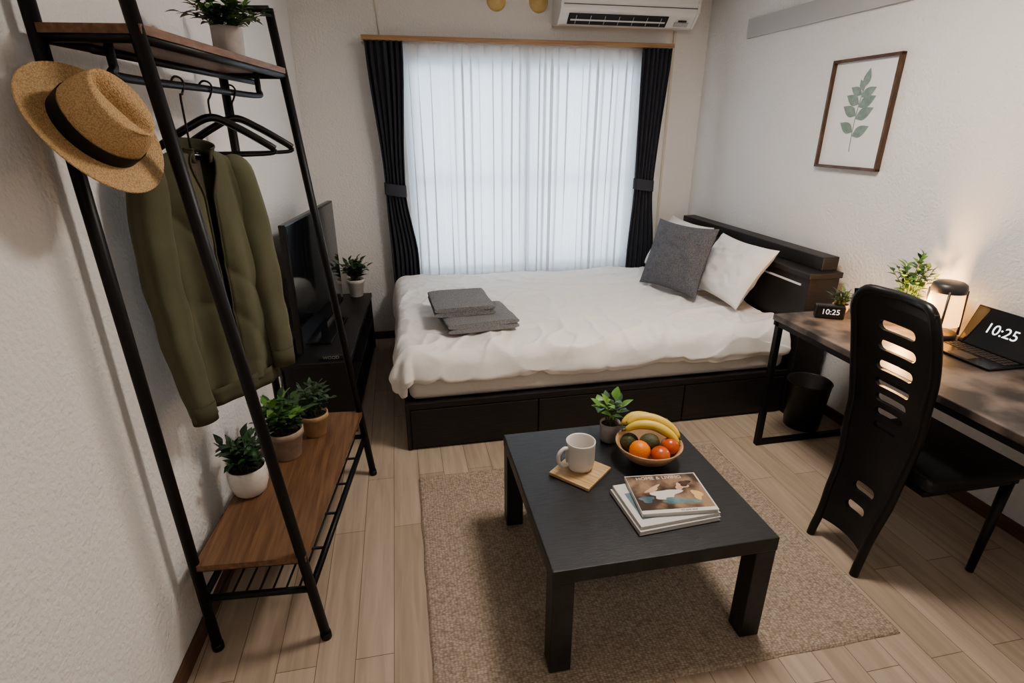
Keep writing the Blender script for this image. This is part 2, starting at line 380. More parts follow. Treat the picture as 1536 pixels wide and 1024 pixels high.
for cx_ in (.73, 1.02):
    c = B('wall_cap', (cx_, YB, 2.335), world=True)
    c.add(lathe([(0, .028), (.02, .028), (.03, .018), (.05, .016), (.062, .008), (.066, 0)], 32), YELC, True, fr((cx_, YB, 2.335), (1, 0, 0), (0, 0, 1), (0, -1, 0))); c.done()
B('wall_cable', (-.05, YB-.004, 2.3), world=True).add(tube([(-.07, YB-.004, 2.515), (-.065, YB-.004, 2.3), (-.05, YB-.004, 2.10)], .004, 6), CREAM, True).done()
B('wall_conduit', (2.03, YB-.01, 1.2), world=True).add(box(2.02, 2.038, YB-.014, YB, .45, 2.19, .003), CREAM).done()
B('picture_rail', (xr(2.5)-.01, 2.4, 2.14), world=True).add(prism([(xr(3.65)-.016, 3.65), (xr(3.65), 3.65), (xr(1.2), 1.2), (xr(1.2)-.016, 1.2)], 2.085, 2.195), GREYR).done()

ac = B('air_conditioner', (1.6, YB, 2.18), world=True)
prof = [(0, 2.20), (.10, 2.185), (.135, 2.19), (.195, 2.245), (.215, 2.27), (.222, 2.32), (.22, 2.42), (.205, 2.45), (.18, 2.46), (0, 2.46)]
def acv(x0, x1, pr):
    n = len(pr); vs = [Vector((x0, YB-a, b)) for a, b in pr]+[Vector((x1, YB-a, b)) for a, b in pr]
    return vs, [list(range(n)), [n+i for i in range(n)][::-1]]+[[i, (i+1) % n, n+(i+1) % n, n+i] for i in range(n)]
ac.part('housing').add(acv(1.12, 2.09, prof), WHITEP)
ac.add(acv(1.117, 1.135, [(a*1.02, b+(b-2.32)*.02) for a, b in prof]), WHITEP).add(acv(2.075, 2.093, [(a*1.02, b+(b-2.32)*.02) for a, b in prof]), WHITEP)
sl = fr((1.54, YB-.170, 2.2165), (1, 0, 0), (0, -.737, .676), (0, -.676, -.737))
ac.part('outlet').add(box(-.36, .34, -.036, .040, -.004, .004), DARK, M=sl)
ac.part('louver').add(box(-.345, .325, -.006, .006, .004, .008, .001), WHITEP, M=sl @ Matrix.Rotation(.25, 4, 'X'))
for k in range(7): ac.add(box(-.31+k*.1, -.306+k*.1, -.03, .03, .002, .006), GREYR, M=sl)
ac.part('label').add(box(.40, .50, -.03, .0, .001, .004), GREYR, M=sl).add(box(.42, .48, .008, .018, .001, .005), DARK, M=sl)
ac.part('panel_gap').add(box(1.135, 2.075, YB-.2235, YB-.2215, 2.292, 2.296), DARK); ac.done()

py0, py1, pz0, pz1 = 2.405, 2.825, 1.345, 1.875; pc = (py0+py1)/2
nx = Vector((-1, -.024, 0)).normalized()
Mp = fr((xr(pc)-.002, pc, (pz0+pz1)/2), (.024, -1, 0), (0, 0, 1), nx)
W, Hh = py1-py0, pz1-pz0
p = B('framed_leaf_print', (xr(pc), pc, (pz0+pz1)/2), world=True)
p.part('frame')
for a in [(-W/2, -W/2+.014, -Hh/2, Hh/2), (W/2-.014, W/2, -Hh/2, Hh/2), (-W/2, W/2, -Hh/2, -Hh/2+.014), (-W/2, W/2, Hh/2-.014, Hh/2)]:
    p.add(box(a[0], a[1], a[2], a[3], 0, .026, .0015), FRAMEW, M=Mp)
p.part('paper').add(box(-W/2+.01, W/2-.01, -Hh/2+.01, Hh/2-.01, 0, .008), PAPER, M=Mp)
p.part('leaf_art')
stem = bez([(.0, -.18, .0085), (-.004, -.05, .0085), (.004, .06, .0085), (.016, .13, .0085)], 8)
p.add(tube(stem, .0024, 5), LEAFP, M=Mp)
for i, (t, side, L) in enumerate([(.14, 1, .110), (.17, -1, .105), (.36, 1, .115), (.40, -1, .105), (.56, 1, .11), (.60, -1, .10), (.76, 1, .095), (.80, -1, .085), (.98, .35, .09), (.92, -.9, .06)]):
    q = stem[min(int((.12+.86*t)*(len(stem)-1)), len(stem)-1)]
    ang = PI/2 - side*math.radians(64 if abs(side) == 1 else 30)
    p.add(leafgeo((q.x, q.y, .0088+i*.0002), (math.cos(ang), math.sin(ang), 0), L*.98, L*.50, droop=0, fold=0, shape=(0, .5, .9, 1, .92, .7, .36, 0)), LEAFP, M=Mp)
p.done()

# ------------------------------------------------------------------ bed
bed = B('bed', (1.1, 3.25, 0), world=True)
bx0, bx1, by0, by1 = -.045, 2.10, 2.47, 4.0
bed.part('base').add(box(bx0+.012, bx1, by0+.012, by1, 0, .262, .003), BEDW)
bed.add(box(bx0, bx0+.02, by0, by1, 0, .266, .003), BEDW)
bed.part('drawer_fronts')
for a, b in [(bx0+.024, .637), (.643, 1.467), (1.473, 2.09)]:
    bed.add(box(a, b, by0-.002, by0+.016, .012, .228, .003), BEDW)
bed.add(box(bx0+.02, 2.10, by0-.002, by0+.02, .233, .266, .003), BEDW)
bed.part('mattress').add(box(-.02, 2.09, 2.495, 3.985, .262, .475, .045, 4), SHEET, True)
bed.part('headboard').add(box(2.10, 2.28, 2.44, 4.02, 0, .80, .004), BEDW)
bed.add(box(2.085, 2.288, 2.43, 4.03, .80, .832, .004), BEDW)
bed.add(box(2.19, 2.288, 2.48, 4.02, .832, .905, .004), BEDW)
bed.part('light_strip').add(box(2.094, 2.103, 2.50, 2.95, .752, .762, .001), WHITEP); bed.done()

EX, EY, R = .000, 2.540, .065
def duvet(u, v):
    p = -.215 + u*2.290; q = -.200 + v*(1.455+.200)
    dp, dq = min(p, 0), min(q, 0); e = math.hypot(dp, dq)
    x, y = EX+max(p, 0), EY+max(q, 0)
    near = 1+.7*(1-smooth01((q-.0)/.45))
    wr = noise.noise(Vector((p*1.7, q*1.7, 1)))*.018 + noise.noise(Vector((p*4+2*q, q*5, 2)))*.008
    n1 = noise.noise(Vector((p*2.2+q*1.1+3, q*4.2-p*.8, 5))); rid = max(0, 1-abs(n1)*5)**2*.013*near
    n2 = noise.noise(Vector((p*5-q*3+3, q*3+p*2, 9))); rid2 = max(0, 1-abs(n2)*4)**2*.008*near
    n3 = noise.noise(Vector((p*9+q*4, q*9-p*5, 19))); rid3 = max(0, 1-abs(n3)*3)**2*.004
    z = .520 + wr + rid + rid2 + rid3
    if e > 0:
        ux, uy = dp/e, dq/e
        hang = 1 + .14*noise.noise(Vector((p*1.6, q*1.6, 7)))
        e2 = e*hang
        if e2 < R*PI/2: h, dr = R*math.sin(e2/R), R*(1-math.cos(e2/R))
        else: h, dr = R, R+(e2-R*PI/2)
        edge = smooth01(dr/.15)
        h += edge*(.026*noise.noise(Vector((p*6, q*2, 3))) + .022 + .020*n2) - .010*smooth01((dr-.13)/.03)
        if dp < 0 and dq < 0: h += edge*(.020*math.sin(math.atan2(dp, dq)*6)+.018)
        x += ux*h; y += uy*h; z -= dr
        z += .008*n1*edge
    return (x, y, z)
d = B('duvet', (1.0, 3.2, .5), world=True); d.mods['cloth'] = 'keep'; d.part('cloth').add(grid(duvet, 230, 170), DUV, True); do = d.done()
so = do.modifiers.new('thickness', 'SOLIDIFY'); so.thickness = .026; so.offset = -1
su = do.modifiers.new('sub', 'SUBSURF'); su.levels = 0; su.render_levels = 1

def pillow(name, c, wv, hv, w, h, t, material, seed):
    wv = Vector(wv).normalized(); hv = Vector(hv); hv = (hv-wv*hv.dot(wv)).normalized(); nv = wv.cross(hv)
    M = fr(c, wv, hv, nv)
    def side(sg):
        def f(u, v):
            a, b = 2*u-1, 2*v-1
            a = math.copysign(abs(a)**.8, a); b = math.copysign(abs(b)**.8, b)
            x = w/2*a*(1-.09*(1-b*b)); y = h/2*b*(1-.09*(1-a*a))
            k = max(0, (1-a*a)*(1-b*b))**.42
            cr_ = max(0, 1-abs(noise.noise(Vector((a*2.2+seed, b*2.2, 3))))*4)**2*.009
            z = sg*t/2*k + k*.014*noise.noise(Vector((a*2+seed, b*2, sg))) + sg*k*.012*noise.noise(Vector((a*5+seed, b*5, sg))) + sg*k*cr_
            return (x, y, z)
        return f
    b = B(name, c, world=True)
    b.add(grid(side(1), 44, 44), material, True, M).add(grid(side(-1), 44, 44), material, True, M)
    return b.done()
pillow('pillow', (1.970, 2.98, .735), (0, 1, 0), (.55, 0, .83), .58, .40, .15, PIL, 1)
pillow('pillow', (1.965, 3.66, .735), (0, 1, 0), (.50, 0, .9), .60, .42, .16, PIL, 5)
pillow('cushion', (1.750, 3.24, .760), (-.33, .94, 0), (.30, .08, .94), .50, .45, .14, GREYF, 9)

def towel(name, c, rot, L, Wd, th, layers):
    b = B(name, c, rot)
    for i in range(layers):
        z0 = i*th
        def f(u, v, z0=z0):
            a = 2*PI*u; s = v
            cx = math.copysign(abs(math.cos(a))**.35, math.cos(a)); sx = math.copysign(abs(math.sin(a))**.55, math.sin(a))
            x = L/2*cx*(1+.015*noise.noise(Vector((s*4, z0*50, 1)))); z = z0+th/2+th*.48*sx + .003*noise.noise(Vector((x*9, v*5, z0*40)))
            return (x, (s-.5)*Wd*(1+.02*noise.noise(Vector((x*8, z0*60, 2)))), z)
        g = grid(f, 48, 20, True); b.add(g, TOWEL, True)
        n = 48
        b.add((g[0][:n], [list(range(n))]), TOWEL).add((g[0][-n:], [list(range(n))]), TOWEL)
    return b.done()
towel('folded_towel', (.375, 2.865, .541), .13, .39, .34, .027, 2)
towel('folded_towel', (.300, 2.985, .596), .05, .33, .36, .026, 2)

# ------------------------------------------------------------------ rug
def rugf(u, v):
    x = u*1.52; y = v*1.17
    e = min(u, 1-u, v, 1-v)
    return (-.005+x+.004*noise.noise(Vector((u*3, v*9, 0))), 1.045+y+.004*noise.noise(Vector((u*9, v*3, 4))), .013 + .0008*noise.noise(Vector((x*40, y*40, 0))) - (.012 if e < .001 else 0))
B('rug', (.75, 1.62, 0), world=True).add(grid(rugf, 190, 150), RUG, True).done()

# ------------------------------------------------------------------ coffee table
t = B('coffee_table', (.692, 1.492, .015), 0, world=False)
t.part('top').add(box(-.352, .352, -.370, .370, .345, .395, .004), TBLW)
for i, (sx, sy) in enumerate([(-1, -1), (1, -1), (-1, 1), (1, 1)]):
    t.part('leg_%d' % (i+1)).add(box(sx*.317-.033, sx*.317+.033, sy*.335-.033, sy*.335+.033, 0, .345, .003), TBLW)
t.done()
TZ = .411

B('coaster', (.560, 1.555, TZ), .72).add(box(-.080, .080, -.080, .080, 0, .012, .002), BAMB).done()
m = B('coffee_mug', (.562, 1.57, TZ+.0125), .25)
m.part('cup').add(lathe([(0, .003), (.034, .003), (.036, 0), (.042, .002), (.048, .012), (.051, .03), (.051, .1), (.052, .108), (.050, .110), (.047, .106), (.046, .03), (.040, .012), (0, .009)], 48), CERM, True)
hp = bez([(-.048, 0, .09), (-.07, 0, .093), (-.088, 0, .075), (-.086, 0, .045), (-.068, 0, .026), (-.047, 0, .028)], 6)
m.part('handle').add(tube(hp, .007, 12), CERM, True); m.done()
f = B('fruit_bowl', (.828, 1.585, TZ), 0)
f.part('bowl').add(lathe([(0, .006), (.04, .006), (.045, 0), (.055, .004), (.09, .028), (.115, .062), (.121, .074), (.118, .077), (.112, .070), (.088, .036), (.05, .014), (0, .012)], 48), BOWLM, True)
f.part('orange').add(sphere((-.052, -.038, .068), .038, sz=.95), ORNG, True)
f.part('tomato').add(sphere((.012, -.068, .062), .035, sz=.85), REDF, True).add(sphere((.068, -.030, .066), .034, sz=.9), REDF, True)
f.part('avocado').add(sphere((-.008, -.018, .088), .032, sx=1.15, sz=.9), AVO, True).add(sphere((-.06, .035, .06), .034), AVO, True)
f.part('bananas')
for k, (dx, dy, dz) in enumerate([(0, 0, 0), (.012, .028, .012), (.0, .055, .004)]):
    pts = bez([(-.075+dx, .045+dy*.6, .108+dz), (-.035+dx, .030+dy, .132+dz), (.02+dx, .012+dy, .132+dz), (.070+dx*1.3, -.012+dy*.9, .106+dz), (.096+dx, -.036+dy*.7, .076+dz)], 6)
    n = len(pts); rr = [.0045 + .0135*min(1, math.sin(PI*min(max(i/(n-1), 0), 1))**.5*1.05) for i in range(n)]
    f.add(tube(pts, rr, 7), BANA, True)
    e = pts[0]; f.add(tube([e, e+Vector((-.014, .004, -.004))], .005, 7), BANT, True)
    e = pts[-1]; f.add(tube([e, e+Vector((.004, -.002, -.007))], .0045, 7), BANT, True)
f.done()

def magazine(name, c, rot, w, h, th, cover):
    b = B(name, c, rot)
    b.part('pages').add(box(-w/2+.002, w/2-.003, -h/2+.002, h/2-.002, .001, th-.001), PAGES)
    b.part('cover').add(box(-w/2, w/2, -h/2, h/2, 0, .001), COV1).add(box(-w/2, w/2, -h/2, h/2, th-.001, th), COV1).add(box(-w/2, -w/2+.001, -h/2, h/2, 0, th), COV1)
    if cover == 1:
        b.part('cover_art').add(box(-w/2+.02, w/2-.02, -h/2+.03, h/2-.05, th, th+.0004), COVB).add(text('STYLE', .035, .0003), COVD, M=Matrix.Translation((-.03, h/2-.024, th+.0004)))
    if cover == 2:
        b.part('cover_art').add(box(-w/2+.003, w/2-.005, -h/2+.016, h/2-.004, th, th+.0003), COV2)
        z = th+.0004
        def blob(cx, cy, rx, ry, ang, zz, ph=0):
            n = 30; o = []
            for i in range(n):
                t_ = 2*PI*i/n; k_ = 1+.22*math.sin(3*t_+ph)+.1*math.sin(5*t_+2*ph)
                a_, b_ = rx*k_*math.cos(t_), ry*k_*math.sin(t_)
                o.append(Vector((cx+a_*math.cos(ang)-b_*math.sin(ang), cy+a_*math.sin(ang)+b_*math.cos(ang), zz)))
            return (o, [list(range(n))])
        b.add(blob(-.015, -.008, .050, .022, .2, z, 1), COV1).add(blob(.02, -.045, .06, .014, -.1, z+.0001, 2), COVB).add(blob(.05, .028, .024, .015, .3, z+.0002, 3), COVS).add(blob(-.05, .020, .032, .010, .6, z+.0003, .5), COVS).add(blob(.066, .042, .022, .013, .5, z+.0003, 2), COVD).add(blob(-.085, -.03, .022, .016, 0, z+.0002), COVB).add(blob(.085, -.02, .016, .024, 0, z+.0002, 1), COVO)
        b.add(text('HOME & LIVING', .022, .0002), COV1, M=Matrix.Translation((-.01, h/2-.020, z+.0004)))
        b.add(text('the quiet issue', .009, .0002), COVD, M=Matrix.Translation((.03, -h/2+.009, th+.0002)))
    return b.done()
magazine('magazine', (.765, 1.325, TZ), .06, .275, .215, .014, 0)
magazine('magazine', (.770, 1.330, TZ+.0145), .05, .27, .21, .010, 1)
magazine('magazine', (.792, 1.342, TZ+.0255), -.10, .245, .195, .012, 2)

# ------------------------------------------------------------------ plants
def pot_geo(r, h, style):
    if style == 'round': return [(0, .002), (r*.62, 0), (r*.80, h*.10), (r*.96, h*.4), (r, h*.7), (r*.97, h*.97), (r*.94, h), (r*.88, h*.97), (r*.88, h*.82), (0, h*.82)]
    if style == 'taper': return [(0, .002), (r*.68, 0), (r*.72, h*.02), (r*.93, h*.78), (r, h*.80), (r, h*.98), (r*.97, h), (r*.88, h*.98), (r*.86, h*.84), (0, h*.84)]
    return [(0, .002), (r*.82, 0), (r*.9, h*.05), (r, h*.95), (r*.97, h), (r*.9, h*.97), (r*.88, h*.85), (0, h*.85)]
def plant(name, c, r, h, style, pm, mats, H, spread, nst, leafL, leafW, perstem, seed, upright=.7, shape=(0, .62, 1, .86, .5, 0), nstart=.25):
    rnd = random.Random(seed); b = B(name, c)
    b.part('pot').add(lathe(pot_geo(r, h, style), 36), pm, True)
    b.part('soil').add(lathe([(0, h*.88), (r*.5, h*.885), (r*.9, h*.86)], 24), SOIL, True)
    b.part('foliage')
    for i in range(nst):
        a = 2*PI*i*.618+rnd.uniform(-.4, .4); k = math.sqrt((i+.5)/nst)
        base = Vector((math.cos(a)*r*.45*k, math.sin(a)*r*.45*k, h*.86))
        tip = Vector((math.cos(a)*spread*k, math.sin(a)*spread*k, h*.9 + H*(1-(.35+.25*(1-upright))*k*k)*rnd.uniform(.8, 1.02)))
        mid = (base+tip)/2+Vector((-math.cos(a)*spread*.12*k, -math.sin(a)*spread*.12*k, H*.08))
        pts = bez([base, mid, tip], 6); b.add(tube(pts, [.0022-.0011*j/(len(pts)-1) for j in range(len(pts))], 5), STEM, True)
        for j in range(perstem):
            t = nstart+(1-nstart)*j/(perstem-1); q = pts[int(t*(len(pts)-1))]
            tang = (pts[min(int(t*(len(pts)-1))+1, len(pts)-1)]-pts[max(int(t*(len(pts)-1))-1, 0)]).normalized()
            la = j*2.4+rnd.uniform(-.5, .5); side = Vector((math.cos(la), math.sin(la), 0))
            dr = (side*(.9 if j < perstem-1 else .35)+tang*(.55 if j < perstem-1 else 1)+Vector((0, 0, .12))).normalized()
            L = leafL*rnd.uniform(.75, 1.15)
            b.add(leafgeo(q, dr, L, L*leafW, droop=rnd.uniform(.1, .45), fold=.25, shape=shape), rnd.choice(mats), True)
    return b.done()
SZ = .346
plant('potted_plant', (-.588, 1.765, SZ), .066, .110, 'round', CERW, [LF1, LF2, LF2], .125, .080, 17, .046, .5, 9, 1)
plant('potted_plant', (-.500, 1.985, SZ), .070, .120, 'taper', CERT, [LF1, LF1, LF3], .14, .10, 16, .05, .62, 9, 2)
plant('potted_plant', (-.415, 2.135, SZ), .060, .100, 'taper', CERY, [LF2, LF4], .14, .085, 16, .034, .55, 11, 3)
plant('potted_plant', (-.475, 2.02, 1.747), .045, .085, 'straight', CERG, [LF1, LF2, LF3], .085, .125, 22, .042, .5, 10, 4, upright=.2)
plant('potted_plant', (-.345, 3.93, .421), .062, .125, 'taper', CERW, [LF1, LF2], .15, .095, 16, .055, .6, 9, 5)
plant('potted_plant', (.740, 1.745, TZ), .040, .078, 'straight', CERG, [LF3, LF3, LF1], .105, .06, 8, .046, .72, 4, 6, nstart=.6)
DZ = .712
plant('potted_plant', (2.225, 1.975, DZ), .048, .09, 'taper', CERW, [LF3, LF1], .235, .09, 15, .042, .5, 10, 8)
plant('potted_succulent', (2.055, 2.16, DZ), .036, .045, 'round', CERY, [LF4, LF1], .07, .045, 14, .032, .4, 7, 9)

# ------------------------------------------------------------------ clothes rack
Fn, Ff = Vector((-.334, 1.405, 0)), Vector((-.215, 2.30, 0)); Bn, Bf = Vector((-.668, 1.43, 0)), Vector((-.59, 2.33, 0))
Tz = 1.93
FnT, FfT = Vector((-.522, 1.405, Tz)), Vector((-.394, 2.30, Tz)); BnT, BfT = Vector((-.702, 1.43, Tz)), Vector((-.585, 2.33, Tz))
def at(a, b, z): return a+(b-a)*(z/Tz)
rk = B('clothes_rack', (-.45, 1.87, 0), world=True)
PR = .0155
for i, (a, b) in enumerate([(Fn, FnT), (Ff, FfT), (Bn, BnT), (Bf, BfT)]):
    rk.part('post_%d' % (i+1)).add(tube([a+(b-a)*.006, b], PR, 14), BLKM, True).add(tube([a, a+(b-a)*.012], PR*1.12, 14), BLKM, True)
rk.part('frame_bars')
def bar(p, q, r=.011): rk.add(tube([p, q], r, 10), BLKM, True)
for z in (Tz, 1.722, .327, .210):
    fn, ff, bn, bf = at(Fn, FnT, z), at(Ff, FfT, z), at(Bn, BnT, z), at(Bf, BfT, z)
    bar(fn, bn); bar(ff, bf)
    if z != Tz: bar(fn, ff); bar(bn, bf)
for k in range(1, 8):
    s = k/8; p = at(Fn, FnT, .210).lerp(at(Bn, BnT, .210), s); q = at(Ff, FfT, .210).lerp(at(Bf, BfT, .210), s); bar(p, q, .0035)
for k in range(1, 5):
    s = k/5; bar(at(Fn, FnT, .210).lerp(at(Ff, FfT, .210), s), at(Bn, BnT, .210).lerp(at(Bf, BfT, .210), s), .005)
def board(nm, z, th):
    fn, ff, bn, bf = [at(a, b, z) for a, b in ((Fn, FnT), (Ff, FfT), (Bn, BnT), (Bf, BfT))]
    fn = fn+Vector((.012, -.012, 0)); ff = ff+Vector((.012, .0, 0)); bn = bn+Vector((.0, -.012, 0))
    rk.part(nm).add(prism([(fn.x, fn.y), (ff.x, ff.y), (bf.x, bf.y), (bn.x, bn.y)], z, z+th), WOOD)
board('top_board', 1.728, .018); board('bottom_board', .325, .020)
rk.part('hanging_rod')
r0, r1 = Vector((-.583, 1.46, 1.652)), Vector((-.452, 2.225, 1.652))
dv = (r1-r0).normalized()
rk.add(tube(bez([r0+Vector((0, 0, .075)), r0+Vector((0, 0, .02)), r0+dv*.02, r0.lerp(r1, .5), r1-dv*.02, r1+Vector((0, 0, .02)), r1+Vector((0, 0, .075))], 8), .0095, 10), BLKM, True)
rk.add(tube([at(Fn, FnT, 1.70).lerp(at(Bn, BnT, 1.70), .5), at(Ff, FfT, 1.70).lerp(at(Bf, BfT, 1.70), .5)], .009, 10), BLKM, True)
rk.done()

def rodpt(y): s = (y-r0.y)/(r1.y-r0.y); return r0.lerp(r1, s)
def hanger(name, y, ang, half=.19):
    c = rodpt(y); ax = Vector((math.cos(ang), math.sin(ang), 0))
    M = fr(c, ax, (-math.sin(ang), math.cos(ang), 0), (0, 0, 1))
    b = B(name, tuple(c), world=True)
    hook = [(.016*math.cos(a), 0, .004+.016*math.sin(a)) for a in [math.radians(x) for x in (200, 160, 120, 90, 50, 10, -25)]] + [(.006, 0, -.022), (0, 0, -.035), (0, 0, -.08)]
    b.part('hook').add(tube(bez(hook, 3), .0028, 8), BLKM, True, M)
    arm = bez([(-half, 0, -.165), (-half*.85, 0, -.148), (-half*.4, 0, -.103), (0, 0, -.076), (half*.4, 0, -.103), (half*.85, 0, -.148), (half, 0, -.165)], 6)
    b.part('arms').add(tube(arm, .011, 10, flat=1), GLOSSB, True, M)
    b.part('bar').add(tube(bez([(-half, 0, -.165), (-half*.9, 0, -.178), (0, 0, -.18), (half*.9, 0, -.178), (half, 0, -.165)], 5), .006, 10), GLOSSB, True, M)
    b.done()
hanger('clothes_hanger', 1.85, math.radians(20), .16)
hanger('clothes_hanger', 2.00, math.radians(18), .16)

# ------------------------------------------------------------------ jacket
JA = math.radians(50)
jc = rodpt(1.705); J0 = Vector((jc.x, jc.y, 0))
ax = Vector((math.cos(JA), math.sin(JA), 0)); ny = Vector((math.sin(JA), -math.cos(JA), 0))
MJ = fr((J0.x, J0.y, -.06), ax, -ny, (0, 0, 1))
MJh = fr((J0.x, J0.y, 0), ax, -ny, (0, 0, 1))
j = B('olive_jacket', (J0.x, J0.y, .75), world=True)
def torso(u, v):
    z0, z1 = 1.550, .86
    k = min(1, v/.16); ks = math.sin(k*PI/2)
    hw = .048+(.140-.048)*ks if v < .16 else .140+.006*math.sin((v-.16)*3)
    z = z0 - .062*(1-math.cos(k*PI/2)) - .02*k if v < .16 else z0-.082-(v-.16)/.84*(z0-.082-z1)
    hd = .036+.002*ks+.002*v
    gap = .50*(1-smooth01(v/.22))+.06
    a = -PI/2+gap/2+u*(2*PI-gap)
    x = hw*math.copysign(abs(math.cos(a))**.7, math.cos(a)); y = hd*math.sin(a)
    dr = smooth01(v*2.2)
    fold = .007*math.sin(x*70+1.4*math.sin(z*4)+z*2)*dr + .010*noise.noise(Vector((x*12, z*1.6, 1 if y > 0 else 2)))
    diag = max(0, 1-abs(noise.noise(Vector((x*5+z*4, z*2.4-x*3, 4))))*4)**2*.007
    y += (fold+diag)*(1 if y < 0 else -1)
    return (x, y, z)
j.mods['torso'] = 'keep'
j.part('torso').add(grid(torso, 120, 80), OLIVE, True, MJ)
def hemf(u, v):
    a = -PI/2+.03+u*(2*PI-.06); return (.143*math.copysign(abs(math.cos(a))**.7, math.cos(a)), .045*math.sin(a)+.003*math.sin(u*60), .885-.055*v)
j.part('hem_band').add(grid(hemf, 90, 4), OLIVD, True, MJ)
def sleeve(sg, zt, zb):
    pts = bez([(sg*.085, .0, zt+.014), (sg*.125, -.002, zt-.025), (sg*(.152), -.010, zt-.20), (sg*(.158), -.022, zt-.42), (sg*(.154), -.036, zb+.08), (sg*(.148), -.042, zb)], 9)
    n = len(pts); rr = []
    for i in range(n):
        t = i/(n-1)
        rr.append(.026+.024*smooth01(t/.18) if t < .18 else .050-.014*((t-.18)/.82))
    N = 30; vs, fs = tube(pts, rr, N, caps=False)
    out = []
    for i, p_ in enumerate(vs):
        r_ = i//N; a = 2*PI*(i % N)/N; c_ = pts[r_]; t = r_/(n-1)
        elbow = math.exp(-((t-.55)/.12)**2)
        crease = (.02+.05*elbow)*math.sin(r_*.9+2.0*math.cos(a+sg))
        vert = .06*math.sin(a*5+sg+t*3)*smooth01(t*3)
        k = crease+vert+.22*noise.noise(Vector((r_*.04, math.cos(a)*1.6, math.sin(a)*1.6+sg*3)))
        dd = (p_-c_)*(1+k); dd.y *= .62; out.append(c_+dd)
    return out, fs
j.part('sleeve_left').add(sleeve(-1, 1.495, .815), OLIVE, True, MJ)
j.part('sleeve_right').add(sleeve(1, 1.495, .885), OLIVE, True, MJ)
for sg, zb in ((-1, .815), (1, .885)):
    vs, fs = tube([(sg*.1485, -.041, zb+.045), (sg*.148, -.043, zb-.012)], [.037, .035], 22, caps=False)
    vs = [Vector((v.x, -.042+(v.y+.042)*.72, v.z)) for v in vs]
    j.part('cuff_left' if sg < 0 else 'cuff_right').add((vs, fs), OLIVD, True, MJ)
def collar(u, v):
    a = -PI/2+.40+u*(2*PI-.8); return ((.050+.010*v)*math.cos(a), (.040+.010*v)*math.sin(a)-.004, 1.533+.036*math.sin(v*PI*.55) + .014*math.sin(a))
j.part('collar').add(grid(collar, 40, 6), OLIVD, True, MJ)
j.part('lining').add(box(-.030, .030, .016, .020, 1.43, 1.545, .0015), LINER, False, MJ)
zp = [torso(1, v/40) for v in range(1, 41)]; j.part('zip').add(tube([(p_[0], p_[1]-.004, p_[2]) for p_ in zp], .003, 6), OLIVD, True, MJ)
zp = [torso(0, v/40) for v in range(1, 41)]; j.add(tube([(p_[0], p_[1]-.004, p_[2]) for p_ in zp], .003, 6), OLIVD, True, MJ)
hk = [(.016*math.cos(a), 0, 1.656+.016*math.sin(a)) for a in [math.radians(x) for x in (200, 160, 120, 90, 50, 10, -25)]] + [(.006, 0, 1.63), (0, 0, 1.617), (0, 0, 1.47)]
j.part('hanger_hook').add(tube(bez(hk, 3), .0028, 8), BLKM, True, MJh)
sh = bez([(-.11, 0, 1.425), (-.05, 0, 1.460), (0, 0, 1.478), (.05, 0, 1.460), (.11, 0, 1.425)], 5)
j.part('hanger_arms').add(tube(sh, .009, 10), GLOSSB, True, MJh)
j.done()
for n_, th in (('torso', .004), ('hem_band', .004), ('sleeve_left', .003), ('sleeve_right', .003), ('collar', .004), ('cuff_left', .004), ('cuff_right', .004)):
    s_ = j.obs[n_].modifiers.new('t', 'SOLIDIFY'); s_.thickness = th; s_.offset = 0

# ------------------------------------------------------------------ straw hat
az = Vector((.78, -.36, .506)).normalized()
wv_ = Vector((.55, .28, -.78)); ayh = (wv_-az*wv_.dot(az)).normalized(); axh = ayh.cross(az)
HO = Vector((-.602, 1.345, 1.542))
MH = fr(HO, axh, ayh, az) @ Matrix.Scale(.92, 4)
def hat(u, v):
    a = 2*PI*u; ca, sa = math.cos(a), math.sin(a)
    if v < .4:
        t = v/.4; r = .066*t
        x, y = r*ca*.88, r*sa*1.12
        z = .108 + .004*t - .030*math.exp(-(x/.016)**2)*(1-t**3)
        z += -.010*(y/.07)*t
    elif v < .7:
        t = (v-.4)/.3; rr = .066+(.083-.066)*t**.7; x, y = rr*ca*.9, rr*sa*1.1
        z = .112*(1-t)-.010*(sa)*(1-t)
        pinch = .012*math.exp(-((abs(ca)-.6)/.3)**2)*max(0, sa)*(1-t); x -= math.copysign(pinch, x)
        z = max(z, 0)
        bul = .006*math.sin(PI*t); x += bul*ca; y += bul*sa
    else:
        t = (v-.7)/.3; rr = .083+(.150-.083)*t; k = 1-t
        x, y = rr*ca*(.9*k+.97*t), rr*sa*(1.1*k+1.03*t)
        z = .004*t + .016*t*t*(abs(ca)**2) - .010*t*t*max(0, sa) + .012*t*t*max(0, -sa)
    return (x, y, z)
h = B('straw_fedora', tuple(HO), world=True)
h.mods['straw'] = 'keep'
h.part('straw').add(grid(hat, 72, 70, True), STRAW, True, MH)
def band(u, v):
    p_ = hat(u, .70-.002-.10*v); a = 2*PI*u; return (p_[0]+.0035*math.cos(a), p_[1]+.0035*math.sin(a), p_[2]+.001)
h.part('band').add(grid(band, 72, 8, True), BAND, True, MH); h.done()
s_ = h.obs['straw'].modifiers.new('t', 'SOLIDIFY'); s_.thickness = .0028; s_.offset = 0

